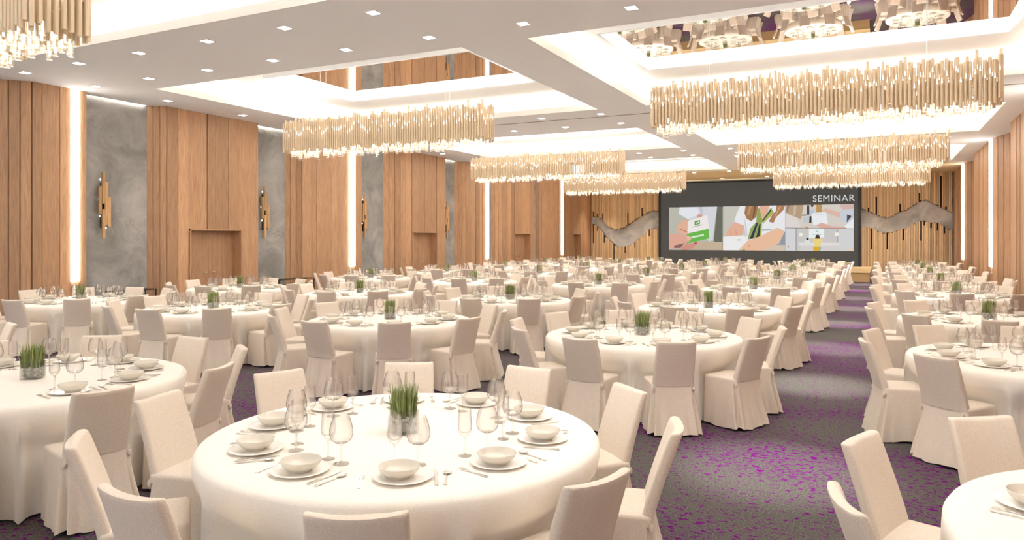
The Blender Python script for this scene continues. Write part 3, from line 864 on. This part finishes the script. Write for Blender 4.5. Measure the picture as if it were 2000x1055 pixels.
def cloth_mesh():
    bm = MB(); n = 180; loops = []
    prof = [(.02, TZ), (.4, TZ), (.8, TZ), (1.02, TZ), (1.07, TZ - .003), (1.095, TZ - .012), (1.107, TZ - .03), (1.110, TZ - .07), (1.110, .62), (1.111, .52), (1.113, .42), (1.116, .30), (1.12, .18), (1.125, .08), (1.128, .012)]
    for r, z in prof:
        lp = []
        q = max(0, (TZ - .03 - z) / TZ)
        for k in range(n):
            a = 2 * math.pi * k / n
            seat = ((math.degrees(a) + 18) % 36) - 18          # 0 at a chair
            press = max(0, 1 - (abs(seat) / 17.6) ** 12) * min(1, max(0, (.64 - z) / .12)) if z < .64 else 0
            fold = .020 * q * math.sin(a * 20 + 1.3) + .012 * q * math.sin(a * 33 + .4) + .010 * q * math.sin(a * 7)
            rr_ = r + fold * (1 - press) - .135 * press
            lp.append((rr_ * math.cos(a), rr_ * math.sin(a), z + (.004 * math.sin(a * 20) + .004 if z < .05 else 0)))
        loops.append(lp)
    bm.loft(loops, cap0=True, cap1=False)
    return bm.mesh('tablecloth', M['cloth'], True)


ME_CLOTH = cloth_mesh()


def wine_glass():
    bm = MB()
    o = [(.040, 0), (.040, .002), (.015, .006), (.005, .012), (.0042, .05), (.0045, .085), (.008, .098), (.030, .105), (.050, .121), (.058, .144), (.058, .170), (.051, .200), (.038, .238)]
    i = [(.0368, .238), (.0497, .200), (.0566, .170), (.0566, .145), (.0485, .1225), (.028, .107), (.002, .1035)]
    bm.lathe(o[:8], 20, 1, cap0=True); bm.lathe(o[7:] + i, 20, cap1=True)
    return bm


def flute_glass():
    bm = MB()
    o = [(.034, 0), (.034, .002), (.012, .006), (.005, .012), (.0042, .05), (.005, .088), (.010, .100), (.026, .112), (.034, .128), (.035, .150), (.033, .19), (.0305, .238)]
    i = [(.0293, .238), (.0318, .19), (.0337, .150), (.0327, .135), (.022, .122), (.002, .116)]
    bm.lathe(o[:7], 18, 1, cap0=True); bm.lathe(o[6:] + i, 18, cap1=True)
    return bm


def plate():
    bm = MB(); bm.lathe([(.001, .004), (.083, .004), (.09, .0), (.098, .004), (.137, .013), (.140, .0155), (.137, .017), (.10, .0095), (.088, .0075), (.001, .0075)], 40, cap0=True, cap1=True); return bm


def bowl():
    bm = MB(); bm.lathe([(.001, .002), (.045, .002), (.047, 0), (.051, 0), (.052, .006), (.072, .016), (.088, .032), (.096, .052), (.095, .054), (.093, .052), (.084, .033), (.068, .019), (.045, .011), (.001, .009)], 36, cap0=True, cap1=True); return bm


def flat_shape(pts, z0, z1):
    bm = MB(); n = len(pts)
    bm.loft([[(x, y, z0) for x, y in pts], [(x, y, z1) for x, y in pts]])
    return bm


def sym(half): return half + [(-x, y) for x, y in half[::-1]]


def fork():
    bm = flat_shape(sym([(.009, -.095), (.0095, -.085), (.005, -.05), (.0032, .0), (.0035, .028), (.011, .042), (.0125, .055)]), .002, .0045)
    for x in (-.0108, -.0036, .0036, .0108): bm.box(x - .0017, x + .0017, .053, .098, .003, .0055)
    return bm


def knife():
    bm = flat_shape(sym([(.008, -.11), (.009, -.10), (.0065, -.04), (.006, -.01)]), .001, .006)
    b2 = flat_shape([(-.006, -.01), (.009, -.01), (.0105, .03), (.009, .075), (.002, .105), (-.006, .11)], .0025, .0045)
    return bm.add(b2, Matrix.Identity(4))


def spoon():
    bm = flat_shape(sym([(.0085, -.10), (.009, -.09), (.0045, -.05), (.003, .0), (.004, .036)]), .002, .0045)
    loops = []
    for f, z in ((.02, .001), (.5, .0015), (.8, .004), (1, .0085), (.93, .0085), (.75, .0055), (.4, .0035), (.02, .003)):
        loops.append([(.0205 * f * math.cos(2 * math.pi * k / 20), .062 + .029 * f * math.sin(2 * math.pi * k / 20), z) for k in range(20)])
    b2 = MB(); b2.loft(loops)
    return bm.add(b2, Matrix.Identity(4))


def vase_b():
    bm = MB(); o, h, t_ = .066, .135, .005
    q = lambda a, z: [(-a, -a, z), (a, -a, z), (a, a, z), (-a, a, z)]
    bm.loft([q(o, 0), q(o, h), q(o - t_, h), q(o - t_, t_ * 2)]); return bm


def pebbles_b():
    bm = MB(); r = random.Random(2)
    for i in range(70):
        side = i % 4; e = .050; p = r.uniform(-e, e)
        x, y = ((p, -e), (p, e), (-e, p), (e, p))[side]; z = r.uniform(.022, .088); s = r.uniform(.009, .014)
        bm.lathe([(s * .1, z - s), (s * .75, z - s * .6), (s, z), (s * .75, z + s * .6), (s * .1, z + s)], 7, 0, x, y, True, True)
    bm.box(-.041, .041, -.041, .041, .014, .095)
    return bm


def grass_b():
    bm = MB(); r = random.Random(3)
    for i in range(330):
        x, y = r.uniform(-.058, .058), r.uniform(-.058, .058); a = r.uniform(0, 6.28); h = r.uniform(.20, .285)
        lx, ly = x * .2 + r.uniform(-.012, .012), y * .2 + r.uniform(-.012, .012); w = .0042; c, s = math.cos(a) * w, math.sin(a) * w
        p = []
        for f in (0, .45, .8, 1):
            g = f ** 1.8; k = 1 - f * .75 if f < 1 else .1
            p.append(((x + lx * g - c * k, y + ly * g - s * k, .09 + (h - .09) * f), (x + lx * g + c * k, y + ly * g + s * k, .09 + (h - .09) * f)))
        for a_, b_ in zip(p, p[1:]): bm.poly([a_[0], a_[1], b_[1], b_[0]], t=r.random())
    return bm


gm = M['grass']; at = nd(gm, 'ShaderNodeAttribute', attribute_name='tint')
ln(gm, ramp(gm, at, 'Fac', [(0, (.15, .19, .05)), (.6, (.25, .30, .09)), (1, (.38, .41, .17))]), 'Color', bsdf(gm), 'Base Color')
SRC = {'wine_glass': (wine_glass(), 'glass', True), 'champagne_flute': (flute_glass(), 'glass', True), 'charger_plate': (plate(), 'porcelain', True), 'soup_bowl': (bowl(), 'stoneware', True),
       'fork': (fork(), 'metal', False), 'knife': (knife(), 'metal', False), 'soup_spoon': (spoon(), 'metal', True)}
two = lambda m_: [M['glass'], M['stem']] if m_ == 'glass' else M[m_]
ME = {k: b_.mesh(k, two(m_), sm, 45) for k, (b_, m_, sm) in SRC.items()}
ME_VASE, ME_PEB, ME_GRASS = vase_b().mesh('vase', M['vase']), pebbles_b().mesh('pebbles', M['pebble'], True), grass_b().mesh('grass', M['grass'])

COLS = {'R': 1.03, 'A': -1.86, 'B': -4.58, 'C': -7.19, 'D': -9.75}
ROWS = [2.64, 6.25, 9.04, 12.61, 15.72, 18.91, 21.73, 24.91]
FILE = {'R': 'in line right of aisle', 'A': 'in first line left of aisle', 'B': 'in second line left of aisle', 'C': 'in third line left of aisle', 'D': 'in line beside lamp wall'}
HOUR = ['twelve', 'one', 'two', 'three', 'four', 'five', 'six', 'seven', 'eight', 'nine', 'ten', 'eleven']


def in_frame(x, y, z, pad):
    p = px(x, y, z)
    return p is not None and -pad < p[0] < 2000 + pad and -pad < p[1] < 1055 + pad


tables, chairs, places = [], [], []
for c, cx in COLS.items():
    cnt = 0
    for r, cy in enumerate(ROWS):
        X, Y = U(cx), U(cy)
        seen_c = []
        ph = 13.6 if (c, r) == ('A', 0) else PHASE[c]; cr = 1.255 if c == 'B' or (c, r) == ('A', 0) else CHAIR_R
        ox_, oy_ = (-.045, -.035) if (c, r) == ('A', 0) else (0, 0)
        for k in range(10):
            a = math.radians(ph + 36 * k)
            x, y = X + ox_ + cr * math.cos(a), Y + oy_ + cr * math.sin(a)
            d = math.hypot(x, y); pad = 1423 * .27 / max(d, .8)
            if any(in_frame(x + ox, y + oy, z, 0) for z in (.05, .45, .9) for ox in (-.24, 0, .24) for oy in (-.24, 0, .24)): seen_c.append((k, a, x, y))
        edge = any(in_frame(X + 1.14 * math.cos(.2 * j), Y + 1.14 * math.sin(.2 * j), z, 0) for j in range(32) for z in (.1, .77))
        if not edge and not seen_c: continue
        bearing = math.degrees(math.atan2(-Y, -X))
        desc = '%s table %s' % (ordn[cnt], FILE[c]); cnt += 1
        near = math.hypot(X, Y)
        tables.append((X, Y, desc, near, ph))
        for k in range(10):
            a = math.radians(ph + 36 * k)
            off = (6 - ((ph + 36 * k) - bearing) / 30.0) % 12
            hour = HOUR[int(off + .5) % 12]
            hit = [q for q in seen_c if q[0] == k]
            jit = random.Random(hash((c, r, k)) % 9973 if False else (ord(c) * 131 + r * 17 + k))
            if hit: chairs.append((hit[0][2], hit[0][3], a + math.pi / 2 + math.radians(jit.uniform(-2.5, 2.5)), '%s o\'clock, %s' % (hour, desc), math.hypot(hit[0][2], hit[0][3])))
            a += math.radians(2.5)
            if in_frame(X + .8 * math.cos(a), Y + .8 * math.sin(a), TZ + .1, 25):
                places.append((X, Y, a, '%s o\'clock, %s' % (hour, desc), math.hypot(X + .8 * math.cos(a), Y + .8 * math.sin(a)), r))

for i, (X, Y, desc, d, ph) in enumerate(tables):
    o = link('tablecloth', ME_CLOTH, None, (X, Y, 0)); o.rotation_euler = (0, 0, math.radians(ph))
    tag(o, 'floor-length cream tablecloth draped over the round %s' % desc, 'tablecloth', 'cream cloths on the round tables')
    if in_frame(X, Y, TZ + .1, 30):
        g = thing('grass_centrepiece', 'square glass vase of green grass on the %s' % desc, 'centrepiece', (X, Y, TZ + .0005), math.radians(20 + 13 * (i % 5)), 'grass centrepieces')
        link('vase', ME_VASE, g); link('pebbles', ME_PEB, g)['kind'] = 'stuff'; link('grass', ME_GRASS, g)['kind'] = 'stuff'

chairs.sort(key=lambda q: q[4])
for i, (x, y, rz, desc, d) in enumerate(chairs[:300]):
    lab = 'cream slip-covered chair at %s' % desc
    if i < 110:
        t = thing('banquet_chair', lab, 'chair', (x, y, 0), rz, 'slip-covered banquet chairs')
        link('backrest', ME_BACK, t); link('seat', ME_SEAT, t); link('skirt', ME_SKIRT, t)
    else:
        o = link('banquet_chair', ME_CHAIR, None, (x, y, 0)); o.rotation_euler = (0, 0, rz); tag(o, lab, 'chair', 'slip-covered banquet chairs')


def rest_of(name, label, cat, src, m_, mats, smooth=True):
    if not mats: return
    bm = MB()
    for q in mats: bm.add(src, q)
    o = bm.build(name, m_, None, smooth, 50); tag(o, label, cat, None, 'stuff')


rest_of('banquet_chair', 'slip-covered chairs around the farthest tables before the stage', 'chair', whole, M['chair'], [Matrix.Translation((x, y, 0)) @ Matrix.Rotation(rz, 4, 'Z') for x, y, rz, _, _ in chairs[300:]])

LAY = {  # radius (m), angle offset (deg), lift, turn, noun
    'charger_plate': (.80, 0, 0, 0, 'white charger plate at'), 'soup_bowl': (.80, 0, .0078, 0, 'beige bowl at'),
    'wine_glass': (.62, 8.5, 0, 0, 'round-bowled wine glass at'), 'champagne_flute': (.585, -2.5, 0, 0, 'slim champagne flute at'),
    'fork': (.82, -12.5, 0, 3, 'steel fork at'), 'knife': (.81, 11.5, 0, -2, 'steel table knife at'), 'soup_spoon': (.82, 15, 0, -4, 'steel soup spoon at')}
places.sort(key=lambda q: q[4])
for name, (rad, da, dz, turn, noun) in LAY.items():
    left = []
    cutl = name in ('fork', 'knife', 'soup_spoon')
    for i, (X, Y, a, desc, d, r) in enumerate(places):
        jit = random.Random(int(X * 100) * 7 + int(math.degrees(a)) * 3 + len(name))
        a2 = a + math.radians(da + jit.uniform(-1, 1)); rz = a + math.pi / 2 + math.radians(turn + jit.uniform(-4, 4))
        if cutl:                                        # laid parallel beside the plate
            lat = math.sin(math.radians(da)) * rad
            loc = (X + rad * math.cos(a) - lat * math.sin(a), Y + rad * math.sin(a) + lat * math.cos(a), TZ + .0008)
            if d > 17: continue
        else:
            loc = (X + rad * math.cos(a2), Y + rad * math.sin(a2), TZ + .0008 + dz)
        if i < 300:
            o = link(name, ME[name], None, loc); o.rotation_euler = (0, 0, rz)
            tag(o, noun + ' ' + desc, {'charger_plate': 'plate', 'soup_bowl': 'bowl', 'wine_glass': 'glass', 'champagne_flute': 'glass', 'soup_spoon': 'spoon'}.get(name, name), {'charger_plate': 'charger plates', 'soup_bowl': 'bowls', 'wine_glass': 'wine glasses', 'champagne_flute': 'flutes'}.get(name, name.replace('_', ' ') + 's') + ' of the place settings')
        elif not cutl:
            left.append(Matrix.Translation(loc) @ Matrix.Rotation(rz, 4, 'Z'))
    bsrc, m_, sm = SRC[name]
    rest_of(name, {'charger_plate': 'white plates', 'soup_bowl': 'beige bowls', 'wine_glass': 'wine glasses', 'champagne_flute': 'champagne flutes'}.get(name, name) + ' on the farthest tables before the stage', {'charger_plate': 'plate', 'soup_bowl': 'bowl'}.get(name, 'glass'), bsrc, two(m_), left)
print('tables', len(tables), 'chairs', len(chairs), 'places', len(places), 'objects', len(bpy.data.objects))
